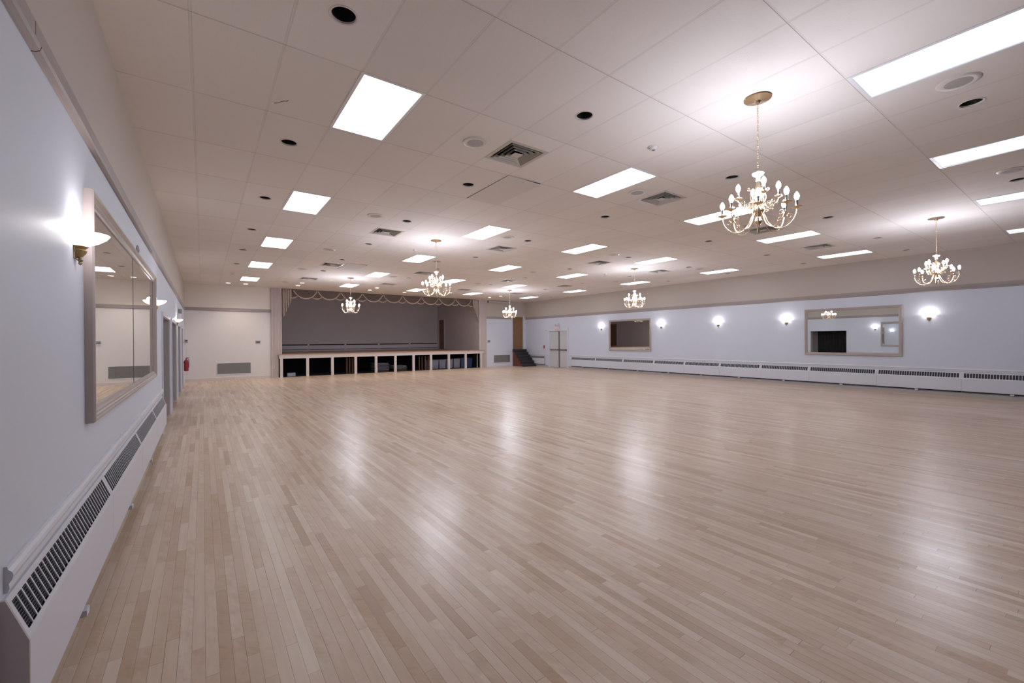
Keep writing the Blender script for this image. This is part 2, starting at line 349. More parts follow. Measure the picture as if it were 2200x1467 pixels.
# ---------------------------------------------------------------- ceiling with real openings
CANR = 0.088
def build_ceiling():
    mb = MB()
    xs = [XL] + [ux(0.5*k) for k in range(1, 29) if ux(0.5*k) < XR] + [XR]
    ys = [YB] + [uy(n) for n in range(-5, 14)] + [YF]
    full = {(round(cx*2), cy) for _, _, cx, cy in PANELS} | {(round(a*2), int(b_)) for a, b_ in HATCH}
    holes = {}
    for (a, b_, *_ ) in CANS: holes.setdefault((int(math.floor(a*2)), int(math.floor(b_))), []).append(('r', ux(a), uy(b_), CANR))
    for (a, b_, *_ ) in VENTS: holes.setdefault((int(math.floor(a*2)), int(math.floor(b_))), []).append(('s', ux(a), uy(b_), 0.27))
    for i in range(len(xs)-1):
        for j in range(len(ys)-1):
            x0, x1, y0, y1 = xs[i], xs[i+1], ys[j], ys[j+1]
            key = (int(math.floor(((x0+x1)/2-GX)/T*2)), int(math.floor(((y0+y1)/2-GY)/T)))
            if key in full: continue
            hl = holes.get(key, [])
            hl.sort(key=lambda q: q[2])
            # slice the tile in y so each slice has one opening
            cuts = [y0] + [ (hl[k][2]+hl[k+1][2])/2 for k in range(len(hl)-1)] + [y1]
            if not hl:
                mb.add([(x0,y0,H),(x1,y0,H),(x1,y1,H),(x0,y1,H)], [(0,1,2,3)]); continue
            for k, (ty, hx, hy, hr) in enumerate(hl):
                b0, b1 = cuts[k], cuts[k+1]
                if ty == 's': angs = [PI/4 + PI/2*q for q in range(4)]
                else: angs = [2*PI*q/28 for q in range(28)]
                corners = [(x0,b0),(x1,b0),(x1,b1),(x0,b1)]
                ang = sorted(set([round(a % (2*PI), 6) for a in angs] + [round(math.atan2(cy-hy, cx-hx) % (2*PI), 6) for cx, cy in corners]))
                inn = []; out = []
                for a in ang:
                    c_, s_ = math.cos(a), math.sin(a)
                    if ty == 's':
                        t = hr/max(abs(c_), abs(s_)); inn.append((hx+c_*t, hy+s_*t, H))
                    else: inn.append((hx+c_*hr, hy+s_*hr, H))
                    t = 1e9
                    if c_ > 1e-9: t = min(t, (x1-hx)/c_)
                    if c_ < -1e-9: t = min(t, (x0-hx)/c_)
                    if s_ > 1e-9: t = min(t, (b1-hy)/s_)
                    if s_ < -1e-9: t = min(t, (b0-hy)/s_)
                    out.append((hx+c_*t, hy+s_*t, H))
                n = len(ang)
                mb.add(inn+out, [(q, (q+1) % n, (q+1) % n + n, q+n) for q in range(n)])
    o = mb.build('ceiling', 'ceiling'); 
    for p in o.data.polygons:
        pass
    return struct(o)
build_ceiling()
# plenum slab above keeps light from leaking
struct(MB().box(XL-.3, XR+.3, YB-.3, YF+.3, H+.30, H+.36).build('ceiling', 'dark'))

# ---------------------------------------------------------------- floor and walls
struct(MB().box(XL-1.2, XR+.2, YB-.2, YF+6, -.1, 0).build('floor', 'floor'))
OPEN = [(10.08, 12.12), (12.88, 15.0), (15.9, 17.6), (18.7, 19.92)]
OT = 2.085
mb = MB()      # left wall, with four openings
prev = YB
for (a, b_) in OPEN:
    mb.box(XL-.35, XL, prev, a, 0, H+.1); mb.box(XL-.35, XL, a, b_, OT, H+.1); prev = b_
mb.box(XL-.35, XL, prev, YF+.2, 0, H+.1)
struct(mb.build('wall_left', 'wall'))
struct(MB().box(XL-.35, XR+.2, YB-.2, YB, 0, H+.1).build('wall_back', 'backdim'))
DY0, DY1, DT = 17.93, 19.43, 2.12
mb = MB(); mb.box(XR, XR+.2, YB, DY0, 0, H+.1); mb.box(XR, XR+.2, DY0, DY1, DT, H+.1); mb.box(XR, XR+.2, DY1, YF+.2, 0, H+.1)
struct(mb.build('wall_right', 'wall'))
SX0, SX1 = 2.87, 13.24        # stage opening
BX0, BX1, BZ0, BZ1 = 15.64, 16.46, 1.03, 3.05   # brown door
mb = MB()
mb.box(XL, SX0, YF, YF+.2, 0, H+.1)
struct(mb.build('wall_far', 'wall_far'))
mb = MB()
mb.box(SX1, BX0, YF, YF+.2, 0, H+.1); mb.box(BX0, BX1, YF, YF+.2, 0, BZ0); mb.box(BX0, BX1, YF, YF+.2, BZ1, H+.1); mb.box(BX1, XR, YF, YF+.2, 0, H+.1)
struct(mb.build('wall_far', 'wall'))
# stage enclosure
SYB = 27.2
struct(MB().box(SX0-.3, SX1+.3, SYB, SYB+.1, 0, 4.1).build('wall_stage_back', 'stagewall'))
struct(MB().box(SX0-.3, SX0-.02, YF+.2, SYB, 0, 4.1).build('wall_stage_left', 'stagewall'))
mb = MB(); SDY0, SDY1 = 26.2, 27.0
mb.box(SX1-.06, SX1-.001, YF-.09, YF+.2, 1.04, 4.1); mb.box(SX1-.06, SX1+.3, YF+.2, SDY0, 0, 4.1); mb.box(SX1-.06, SX1+.3, SDY1, SYB, 0, 4.1); mb.box(SX1-.06, SX1+.3, SDY0, SDY1, 3.0, 4.1)
struct(mb.build('wall_stage_right', 'stagewall'))
struct(MB().box(SX0-.3, SX1+.3, YF-.0, SYB+.1, 4.1, 4.2).build('ceiling_stage', 'stagewall'))

# ---------------------------------------------------------------- trims
def rail_x(side):      # picture rail profile as (offset from wall, z)
    return [(0, 2.885), (.012, 2.885), (.028, 2.895), (.034, 2.912), (.030, 2.925), (.020, 2.932), (.022, 2.945), (.016, 2.952), (.016, 3.025), (0, 3.025)]
tn = [0]
def trim(o): struct(o); return o
def profile_left(prof, y0, y1, name, m): return trim(MB().extrude_y([(XL+o_, z) for o_, z in prof], y0, y1).build(name, m))
def profile_right(prof, y0, y1, name, m): return trim(MB().extrude_y([(XR-o_, z) for o_, z in prof], y0, y1).build(name, m))
def profile_far(prof, x0, x1, name, m): return trim(MB().extrude_x([(YF-o_, z) for o_, z in prof], x0, x1).build(name, m))
P = rail_x(0)
for k, (a, b_) in enumerate(((YB, 2.774), (2.782, 7.546), (7.554, YF))): profile_left(P, a, b_, 'trim_%d' % (k+1), 'taupe')
trim(MB().box(XL-.01, XL+.008, 2.774, 2.782, 2.885, 3.025).build('trim_4', 'dark')); trim(MB().box(XL-.01, XL+.008, 7.546, 7.554, 2.885, 3.025).build('trim_5', 'dark'))
profile_right(P, YB, YF, 'trim_6', 'taupe')
profile_far(P, XL, 2.46, 'trim_7', 'taupe'); profile_far(P, 13.66, BX0-.09, 'trim_8', 'taupe')
CR = [(0, .665), (.010, .665), (.016, .68), (.014, .70), (.022, .712), (.026, .728), (.022, .742), (.012, .752), (.010, .765), (0, .765)]
profile_left(CR, 2.40, 10.0, 'trim_9', 'white'); profile_right(CR, YB, DY0-.12, 'trim_10', 'white'); profile_right(CR, DY1+.12, 21.6, 'trim_11', 'white')
BP = [(0, 0), (.022, 0), (.022, .10), (.014, .125), (.008, .14), (0, .14)]
profile_far(BP, XL, 2.46, 'baseboard_far', 'cream'); profile_far(BP, 13.66, 15.55, 'baseboard_far', 'white')
BQ = [(0, 0), (.014, 0), (.014, .085), (.008, .10), (0, .10)]
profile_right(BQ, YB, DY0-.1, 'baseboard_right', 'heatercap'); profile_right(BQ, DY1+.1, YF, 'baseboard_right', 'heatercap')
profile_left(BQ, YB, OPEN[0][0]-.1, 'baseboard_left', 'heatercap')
# casings around left openings
n = 12
for k, (a, b_) in enumerate(OPEN):
    mb = MB(); cw = .07
    mb.box(XL-.001, XL+.022, a-cw, a, 0, OT+cw); mb.box(XL-.001, XL+.022, b_, b_+cw, 0, OT+cw); mb.box(XL-.001, XL+.022, a, b_, OT, OT+cw)
    d_ = struct(mb.build('door_%d' % (k+1), 'white'))
    jb = MB(); jb.box(XL-.36, XL+.004, a, a+.012, 0, OT); jb.box(XL-.36, XL+.004, b_-.012, b_, 0, OT); jb.box(XL-.36, XL+.004, a+.012, b_-.012, OT-.012, OT)
    jb.build('jamb', 'jamb', d_)
# alcove behind the openings
struct(MB().box(XL-1.3, XL-1.2, 9.5, 20.6, 0, 2.6).build('wall_alcove', 'stagewall'))
struct(MB().box(XL-1.2, XL-.35, 9.4, 9.5, 0, 2.6).build('wall_alcove', 'stagewall')); struct(MB().box(XL-1.2, XL-.35, 20.5, 20.6, 0, 2.6).build('wall_alcove', 'stagewall'))
struct(MB().box(XL-1.3, XL-.35, 9.4, 20.6, 2.5, 2.6).build('ceiling_alcove', 'stagewall'))
def curtain(y0, y1, x, label):
    mb = MB(); n_ = int((y1-y0)/.02); vs = []; fs = []
    for i in range(n_+1):
        y = y0+(y1-y0)*i/n_; a = .03*math.sin(y*38)+.012*math.sin(y*91+1)
        vs += [(x+a*.4, y, 2.35), (x+a, y, 1.2), (x+a*1.2, y+.01*math.sin(y*20), .03)]
    for i in range(n_):
        for k in range(2): fs.append((i*3+k, i*3+k+1, i*3+4+k, i*3+3+k))
    mb.add(vs, fs); o = mb.build('curtain', 'curtain', smooth=True); tag(o, label, 'curtain', 'black curtains behind the left wall openings')
    mod = o.modifiers.new('thick', 'SOLIDIFY'); mod.thickness = .006
curtain(9.95, 11.9, XL-.62, 'black curtain hanging in the nearest opening of the left wall, seen in the right mirror')
curtain(12.75, 15.15, XL-.62, 'black curtain behind the second opening from the camera in left wall')
curtain(15.75, 17.75, XL-.62, 'black curtain behind the third opening from the camera in left wall')
# wooden door in the fourth opening
d_ = struct(MB().box(XL-.14, XL-.10, OPEN[3][0]+.012, OPEN[3][1]-.012, .01, OT-.013).build('door_5', 'wood'))
MB().lathe([(0, 0), (.02, .005), (.028, .03), (.02, .05), (0, .055)], 16, (XL-.10, OPEN[3][0]+.09, 1.0), axis='x').build('door_knob', 'brassdull', d_, True)

# pilasters either side of the stage
def pilaster(x0, x1, name):
    mb = MB(); y1 = YF+.2; yf_ = YF-.10; n_ = 6; e = .035
    prof = [(x0, y1), (x0, yf_), (x0+e, yf_)]
    wv = (x1-x0-2*e)/n_
    for k in range(n_):
        a = x0+e+k*wv
        prof += [(a+wv*.12, yf_), (a+wv*.22, yf_+.010), (a+wv*.5, yf_+.018), (a+wv*.78, yf_+.010), (a+wv*.88, yf_)]
    prof += [(x1-e, yf_), (x1, yf_), (x1, y1)]
    N_ = len(prof); vs = [(x, y, 0.0) for x, y in prof] + [(x, y, H) for x, y in prof]
    mb.add(vs, [(i, (i+1) % N_, (i+1) % N_+N_, i+N_) for i in range(N_)])
    return struct(mb.build(name, 'pilaster'))
pilaster(2.46, 2.87, 'trim_12'); pilaster(13.24, 13.67, 'trim_13')

# ---------------------------------------------------------------- ceiling light panels
RN = ['the row directly overhead', 'the nearest full row', 'the second full row', 'the third full row', 'the fourth full row', 'the row nearest the stage']
CN = ['leftmost', 'second from left', 'middle', 'second from right', 'rightmost']
def make_panel(m_='panel'):
    t = thing('ceiling_light_panel', 'x', 'ceiling light')
    w_, l_ = T/4, T/2; i_ = .030; mb = MB()
    for (a0, a1, b0, b1) in ((-w_, w_, -l_, -l_+i_), (-w_, w_, l_-i_, l_), (-w_, -w_+i_, -l_+i_, l_-i_), (w_-i_, w_, -l_+i_, l_-i_)): mb.box(a0, a1, b0, b1, -.004, .03)
    mb.build('frame', 'fixture', t)
    MB().box(-w_+i_, w_-i_, -l_+i_, l_-i_, .006, .012).build('diffuser', m_, t)
    MB().box(-w_+.01, w_-.01, -l_+.01, l_-.01, .03, .12).build('housing', 'fixture', t)
    return t
protos = {}
for (ci, ri, cx, cy) in PANELS:
    kk = 'panelnear' if ri == 0 else 'panelmid' if ri == 1 else 'panel'
    if kk in protos: o = copy_tree(protos[kk])
    else: o = protos[kk] = make_panel(kk)
    o.location = (ux(cx+.25), uy(cy+.5), H)
    tag(o, 'lit white rectangular ceiling light, %s in %s' % (CN[ci], RN[ri]), 'ceiling light', 'fluorescent ceiling light panels')

# ---------------------------------------------------------------- recessed downlights
def make_can(lit):
    t = thing('recessed_downlight', 'x', 'downlight')
    MB().lathe([(CANR-.004, .012), (CANR-.002, -.002), (CANR+.006, -.004), (CANR+.014, -.003), (CANR+.016, .002)], 28).build('trim_ring', 'trimring', t, True)
    MB().lathe([(CANR-.001, .0), (CANR-.004, .06), (CANR-.02, .13), (.03, .17), (0, .172)], 28).build('baffle', 'fixture' if lit else 'black', t, True)
    MB().lathe([(0, .09 if not lit else .03), (.035, .093 if not lit else .032), (.045, .11 if not lit else .05), (.03, .15), (.02, .17)], 20).build('lamp', 'spotlamp' if lit else 'grey', t, True)
    return t
pc = {}
rown = ['overhead', 'in the nearest row', 'in the second row from the camera', 'in the third row from the camera', 'in the fourth row from the camera', 'in the fifth row from the camera', 'in the sixth row from the camera', 'just before the far wall']
coln = ['next to left wall', 'second from left', 'third from left', 'third from right', 'second from right', 'next to right wall']
for (a, b_, lit, ci, ri) in CANS:
    o = make_can(lit) if lit not in pc else copy_tree(pc[lit]); pc.setdefault(lit, o)
    o.location = (ux(a), uy(b_), H)
    if lit:
        row = 'back' if b_ > 12 else 'front'
        o['label'] = 'lit round downlight glowing near the stage, %s of the %s row' % ({0: 'second from left', 1: 'third from left', 2: 'second from right', 3: 'rightmost', 4: 'third from left', 5: 'fourth from left', 6: 'second from right', 7: 'rightmost', 8: 'leftmost', 9: 'second from left', 10: 'fifth from left'}[ci] if row == 'back' else ORD[ci] + ' from left', row)
        o['group'] = 'lit downlights before the stage'
        L = bpy.data.lights.new('downlight_beam', 'SPOT'); L.energy = SPOT_W; L.color = (1.0, .88, .74); L.spot_size = math.radians(105); L.spot_blend = .8; L.shadow_soft_size = .04
        lo = bpy.data.objects.new('downlight_beam', L); C.objects.link(lo); lo.parent = o; lo.location = (0, 0, .02)
    else:
        o['label'] = 'unlit round black downlight %s, column %s' % (rown[ri], coln[ci]); o['group'] = 'unlit recessed downlights'

# ---------------------------------------------------------------- air vents
def make_vent():
    t = thing('air_vent', 'x', 'air vent'); w_ = .297
    mb = MB()
    def sq(r0, z0, r1, z1, th=.003):
        vs = []
        for (r_, z) in ((r0, z0), (r1, z1), (r1, z1+th), (r0, z0+th)):
            vs += [(-r_, -r_, z), (r_, -r_, z), (r_, r_, z), (-r_, r_, z)]
        fs = []
        for k in range(4):
            k2 = (k+1) % 4
            for i in range(4): j = (i+1) % 4; fs.append((k*4+i, k*4+j, k2*4+j, k2*4+i))
        return vs, fs
    fr = MB(); fr.add(*sq(w_, -.003, .252, -.003, .006)); fr.add(*sq(.252, -.003, .235, .03)); fr.build('frame', 'ventm', t)
    for k, r_ in enumerate((.222, .166, .110)):
        MB().add(*sq(r_, -.010, r_-.026, .030)).build('louvre', 'ventm', t)
    MB().box(-.062, .062, -.062, .062, -.010, -.005).build('centre_plate', 'ventm', t)
    nb = MB()
    for (a0, a1, b0, b1) in ((-.262, -.256, -.262, .262), (.256, .262, -.262, .262), (-.256, .256, -.262, -.256), (-.256, .256, .256, .262)): nb.box(a0, a1, b0, b1, .008, .2)
    nb.box(-.256, .256, -.256, .256, .19, .2)
    nb.build('plenum', 'black', t)
    return t
pv = None
vc = ['leftmost', 'second from left', 'second from right', 'rightmost']; vr = ['the nearest row', 'the second row', 'the third row', 'the row nearest the stage']
for (a, b_, ci, ri) in VENTS:
    o = make_vent() if pv is None else copy_tree(pv); pv = pv or o
    o.location = (ux(a), uy(b_), H); tag(o, 'square louvred ceiling air vent, %s in %s' % (vc[ci], vr[ri]), 'air vent', 'square ceiling air vents')

# ---------------------------------------------------------------- ceiling speakers
ps = None
def make_speaker():
    t = thing('ceiling_speaker', 'x', 'speaker')
    MB().lathe([(.098, -.008), (.12, -.010), (.145, -.008), (.155, -.001), (.155, .0)], 32).build('ring', 'trimring', t, True)
    MB().lathe([(0, -.0095), (.07, -.0095), (.098, -.007), (.098, -.001)], 32).build('grille', 'spkgrille', t, True)
    return t
sc = ['left', 'middle left', 'middle right', 'right']
for (a, b_, ci, ri) in SPEAK:
    o = make_speaker() if ps is None else copy_tree(ps); ps = ps or o
    o.location = (ux(a), uy(b_), H-.0005); tag(o, 'flat round ceiling speaker with grey grille, %s column, %s from the camera' % (sc[ci], ORD[ri]), 'speaker', 'round ceiling speakers')
DL = ['nearest small white smoke detector, short of the near diagonal light panel', 'small white smoke detector left of the second chandelier in the left row', 'small white smoke detector beside the chandelier nearest the stage', 'small white smoke detector close to the middle chandelier of the right row']
for (a, b_), lb in zip(DETECT, DL):
    t = thing('smoke_detector', lb, 'smoke detector', (ux(a), uy(b_), H), 0, 'smoke detectors')
    MB().lathe([(0, -.04), (.03, -.04), (.045, -.03), (.05, -.012), (.065, -.010), (.065, 0)], 24).build('housing', 'trimring', t, True)
    MB().lathe([(0, -.046), (.018, -.046), (.022, -.039)], 16).build('sensor', 'grey', t, True)
for (a, b_), lb, dz in zip(HATCH, ('sagging ceiling tile with dark gaps in front of the nearest air vent', 'sagging ceiling tile beside the third air vent of the left column'), (.022, .02)):
    x0, x1, y0, y1 = ux(a)+.010, ux(a+.5)-.010, uy(b_)+.010, uy(b_+1)-.010
    o = MB().add([(x0,y0,H-.004),(x1,y0,H-dz),(x1,y1,H-dz),(x0,y1,H-.008),(x0,y0,H+.012),(x1,y0,H+.012-dz),(x1,y1,H+.012-dz),(x0,y1,H+.008)],
                 [(0,3,2,1),(4,5,6,7),(0,1,5,4),(1,2,6,5),(2,3,7,6),(3,0,4,7)]).build('ceiling_tile', mat('loose_tile', (.69, .63, .60), .85, bump=(130, .25)))
    tag(o, lb, 'ceiling tile', 'sagging ceiling tiles')
# crack near the top of the picture
mb = MB(); pts = [(ux(1.04)+random.uniform(-.01, .01)+.016*i, uy(-.16)-.02*i+random.uniform(-.008, .008), H-.0015) for i in range(8)]
mb.tube(pts, .0022, 5); struct(mb.build('ceiling_crack', 'dark'))

# ---------------------------------------------------------------- chandeliers
def spiral(c, r0, turns, a0, n_=18, flip=1):
    return [(c[0] + flip*(r0*(1-.75*i/n_))*math.cos(a0+turns*2*PI*i/n_), c[1] + (r0*(1-.75*i/n_))*math.sin(a0+turns*2*PI*i/n_)) for i in range(n_+1)]
def smooth_path(pts, sub=5):
    P_ = [Vector(p) for p in pts]; out = []
    for i in range(len(P_)-1):
        p0, p1, p2, p3 = P_[max(i-1,0)], P_[i], P_[i+1], P_[min(i+2,len(P_)-1)]
        for k in range(sub):
            t = k/sub; out.append(.5*((2*p1)+(-p0+p2)*t+(2*p0-5*p1+4*p2-p3)*t*t+(-p0+3*p1-3*p2+p3)*t**3))
    out.append(P_[-1]); return out
ZB = 2.635      # finial bottom (abs height); local z = 0 there
def make_chandelier():
    t = thing('chandelier', 'x', 'chandelier')
    zc = H - ZB
    MB().lathe([(0, zc-.055), (.012, zc-.055), (.022, zc-.045), (.030, zc-.030), (.075, zc-.020), (.105, zc-.012), (.122, zc-.010), (.126, zc-.004), (.122, zc)], 36).build('canopy', 'brass', t, True)
    # chain: interlocked links plus the cable that runs through them
    mb = MB(); z = zc-.055; k = 0; ztop = 3.255-ZB
    while z > ztop:
        h = .030; rr = .0085; c0 = z-h/2; pts = []
        for i in range(13):
            a = 2*PI*i/12; x = rr*math.cos(a); zz = (h/2-.004)*math.sin(a)*1.15
            pts.append((x, 0, c0+zz) if k % 2 == 0 else (0, x, c0+zz))
        mb.tube(pts, .0018, 5, cap=False); z -= h*.78; k += 1
    mb.tube([(.003*math.sin(q*1.3), .003*math.cos(q*1.3), zc-.05-(zc-.05-ztop)*q/20) for q in range(21)], .0022, 5)
    mb.build('chain', 'brass', t, True)
    L_ = lambda z: z-ZB
    MB().lathe([(0, L_(3.262)), (.014, L_(3.260)), (.018, L_(3.25)), (.030, L_(3.243)), (.052, L_(3.238)), (.055, L_(3.230)), (.046, L_(3.215)), (.028, L_(3.203)), (.018, L_(3.190)), (.020, L_(3.170)), (.022, L_(3.160)), (0, L_(3.158))], 28).build('crown_cup', 'porcelain', t, True)
    MB().lathe([(.012, L_(3.16)), (.014, L_(3.13)), (.026, L_(3.09)), (.040, L_(3.05)), (.044, L_(3.02)), (.032, L_(2.99)), (.018, L_(2.96)), (.024, L_(2.94)), (.050, L_(2.90)), (.056, L_(2.875)), (.045, L_(2.845)), (.026, L_(2.825)), (.018, L_(2.80)), (.024, L_(2.785)), (.034, L_(2.765)), (.030, L_(2.742)), (.016, L_(2.725)), (.010, L_(2.70)), (.013, L_(2.685)), (.008, L_(2.655)), (0, L_(2.635))], 28).build('column', 'brass', t, True)
    # scroll ornaments round the column
    for q in range(8):
        ang = q*PI/4 + PI/8; ca, sa = math.cos(ang), math.sin(ang); mb = MB()
        def p3(rz): return (rz[0]*ca, rz[0]*sa, rz[1])
        if q % 2 == 0:
            path = [(.03, L_(2.93)), (.06, L_(2.96)), (.075, L_(3.0)), (.060, L_(3.04)), (.070, L_(3.075))]
            mb.tube([p3((v.x, v.z)) for v in smooth_path([(a, 0, b_) for a, b_ in path], 4)], .0035, 6)
            mb.tube([p3((a, b_)) for a, b_ in spiral((.088, L_(3.082)), .020, 1.1, PI, 14, 1)], .0030, 6)
        sp2 = spiral((.095, L_(2.925)), .028, 1.25, PI*.9, 16, 1); mb.tube([p3(s_) for s_ in sp2], .0028, 5)
        sp3 = spiral((.075, L_(2.868)), .022, -1.25, PI*.6, 14, 1); mb.tube([p3(s_) for s_ in sp3], .0026, 5)
        sp4 = spiral((.125, L_(2.885)), .018, 1.2, PI, 14, 1); mb.tube([p3(s_) for s_ in sp4], .0024, 5)
        mb.build('scroll', 'brass', t, True)
    def arm_mesh(kind):
        mb = MB()
        if kind == 'lower':
            path = [(.030, 0, L_(2.86)), (.058, 0, L_(2.80)), (.085, 0, L_(2.735)), (.130, 0, L_(2.685)), (.185, 0, L_(2.668)), (.245, 0, L_(2.688)), (.292, 0, L_(2.74)), (.316, 0, L_(2.80)), (.32, 0, L_(2.845))]
            mb.tube(smooth_path(path, 4), .0048, 8)
            mb.tube([(a, 0, b_) for a, b_ in spiral((.262, L_(2.775)), .030, 1.2, -.2, 16, 1)], .0022, 5)
            mb.tube([(a, 0, b_) for a, b_ in spiral((.245, L_(2.725)), .018, -1.2, 1.2, 12, 1)], .0020, 5)
            R_, zp = .32, 2.845
        else:
            path = [(.03, 0, L_(2.93)), (.065, 0, L_(2.905)), (.105, 0, L_(2.90)), (.150, 0, L_(2.93)), (.176, 0, L_(2.965)), (.18, 0, L_(2.99))]
            mb.tube(smooth_path(path, 4), .0042, 8)
            for (cx_, cz_, rr, tn_, a0) in ((.135, 2.955, .022, 1.2, 0), (.110, 2.925, .016, -1.2, 1), (.165, 2.935, .014, 1.2, 2.5)):
                mb.tube([(a, 0, b_) for a, b_ in spiral((cx_, L_(cz_)), rr, tn_, a0, 12, 1)], .0022, 5)
            R_, zp = .18, 2.99
        return mb, R_, zp
    for kind, cnt, ph in (('lower', 8, 0.0), ('upper', 4, math.radians(15))):
        am, R_, zp = arm_mesh(kind); ame = am.mesh('arm', True); ame.materials.append(M['brass'])
        z0 = L_(zp)
        pan = MB().lathe([(0, z0-.012), (.010, z0-.010), (.018, z0-.002), (.034, z0+.004), (.044 if kind == 'lower' else .034, z0+.008), (.045 if kind == 'lower' else .035, z0+.0105), (.030, z0+.008), (.012, z0+.008), (0, z0+.008)], 20, (R_, 0, 0)).mesh('drip_pan', True); pan.materials.append(M['brass'])
        can = MB().lathe([(0, z0+.006), (.0115, z0+.006), (.0105, z0+.012), (.0105, z0+.068), (.0125, z0+.070), (.0125, z0+.074), (0, z0+.074)], 14, (R_, 0, 0)).mesh('candle_sleeve', True); can.materials.append(M['candle'])
        bul = MB().lathe([(0, z0+.072), (.009, z0+.074), (.014, z0+.084), (.0205, z0+.100), (.0215, z0+.112), (.0175, z0+.128), (.010, z0+.142), (.004, z0+.150), (0, z0+.153)], 14, (R_, 0, 0)).mesh('bulb', True); bul.materials.append(M['bulb'])
        for q in range(cnt):
            a = ph + 2*PI*q/cnt
            o = bpy.data.objects.new('arm', ame); C.objects.link(o); o.parent = t; o.rotation_euler = (0, 0, a)
            for nm, me in (('drip_pan', pan), ('candle_sleeve', can), ('bulb', bul)):
                c_ = bpy.data.objects.new(nm, me); C.objects.link(c_); c_.parent = o
    return t
CL = ['nearest and largest brass chandelier, hanging at the upper right', 'brass chandelier at the far right, in front of the upper right wall', 'brass chandelier second in the left row, hanging before the stage curtain swags', 'brass chandelier between the stage steps door and the right mirrors', 'brass chandelier farthest in the left row, hanging before the grey stage back wall', 'brass chandelier farthest in the right row, just left of the brown door']
ROT = [204.6, 230, 197, 211, 190, 222]
pch = None
for (a, b_), lb, rt in zip(CHAND, CL, ROT):
    o = make_chandelier() if pch is None else copy_tree(pch); pch = pch or o
    o.location = (ux(a), uy(b_), ZB); o.rotation_euler = (0, 0, math.radians(rt)); tag(o, lb, 'chandelier', 'brass candle chandeliers')

# ---------------------------------------------------------------- wall sconces (local +x points into the room)
def make_sconce():
    t = thing('wall_sconce', 'x', 'wall lamp'); R_ = .15
    # half bowl: open top, lathe through 180 degrees, closed flat against wall plate
    pr = [(.030, -.005), (.060, .004), (.100, .022), (.135, .048), (R_, .070), (R_-.004, .073), (.130, .052), (.096, .027), (.058, .009), (.028, .001)]
    mb = MB().lathe(pr, 28, (0.004, 0, 0), -PI/2, PI/2); mb.v = [(x, y*.80, z) for x, y, z in mb.v]; mb.build('glass_bowl', 'bowl', t, True)
    MB().lathe([(0, -.075), (.012, -.074), (.030, -.066), (.045, -.045), (.050, -.030), (.042, -.022), (.046, -.014), (.058, -.006), (.052, .001), (0, .001)], 24, (0.002, 0, 0), -PI/2, PI/2).build('cup', 'brassdull', t, True)
    MB().lathe([(0, -.115), (.006, -.112), (.010, -.104), (.007, -.096), (.012, -.090), (.013, -.083), (.008, -.078), (.010, -.074), (0, -.073)], 14, (.022, 0, 0)).build('finial', 'brassdull', t, True)
    MB().bevbox(0, .006, -.045, .045, -.08, .03, .002).build('backplate', 'brassdull', t)
    L = bpy.data.lights.new('sconce_lamp', 'POINT'); L.energy = SCONCE_W; L.color = (1.0, .93, .93); L.shadow_soft_size = .035
    lo = bpy.data.objects.new('sconce_lamp', L); C.objects.link(lo); lo.parent = t; lo.location = (.075, 0, .085)
    return t
psc = None
for (x, y, rz, lb) in ((XL, 3.56, 0, 'brass and white bowl wall lamp at the near left, beside the large mirror'), (XL, 8.62, 0, 'white bowl wall lamp just beyond the far edge of the left mirror'), (XL, 15.45, 0, 'white bowl wall lamp between the left wall openings, below the exit sign'),
                       (XR, 15.35, PI, 'small lit wall lamp left of the small right wall mirror'), (XR, 11.79, PI, 'lit wall lamp just right of the small right wall mirror'), (XR, 9.16, PI, 'lit wall lamp midway between the two right wall mirrors'),
                       (XR, 6.69, PI, 'lit wall lamp just left of the large right wall mirror'), (XR, 3.03, PI, 'lit wall lamp at right of the large right wall mirror, below the far right chandelier')):
    o = make_sconce() if psc is None else copy_tree(psc); psc = psc or o
    o.location = (x, y, 2.170); o.rotation_euler = (0, 0, rz); tag(o, lb, 'wall lamp', 'lit wall sconces')

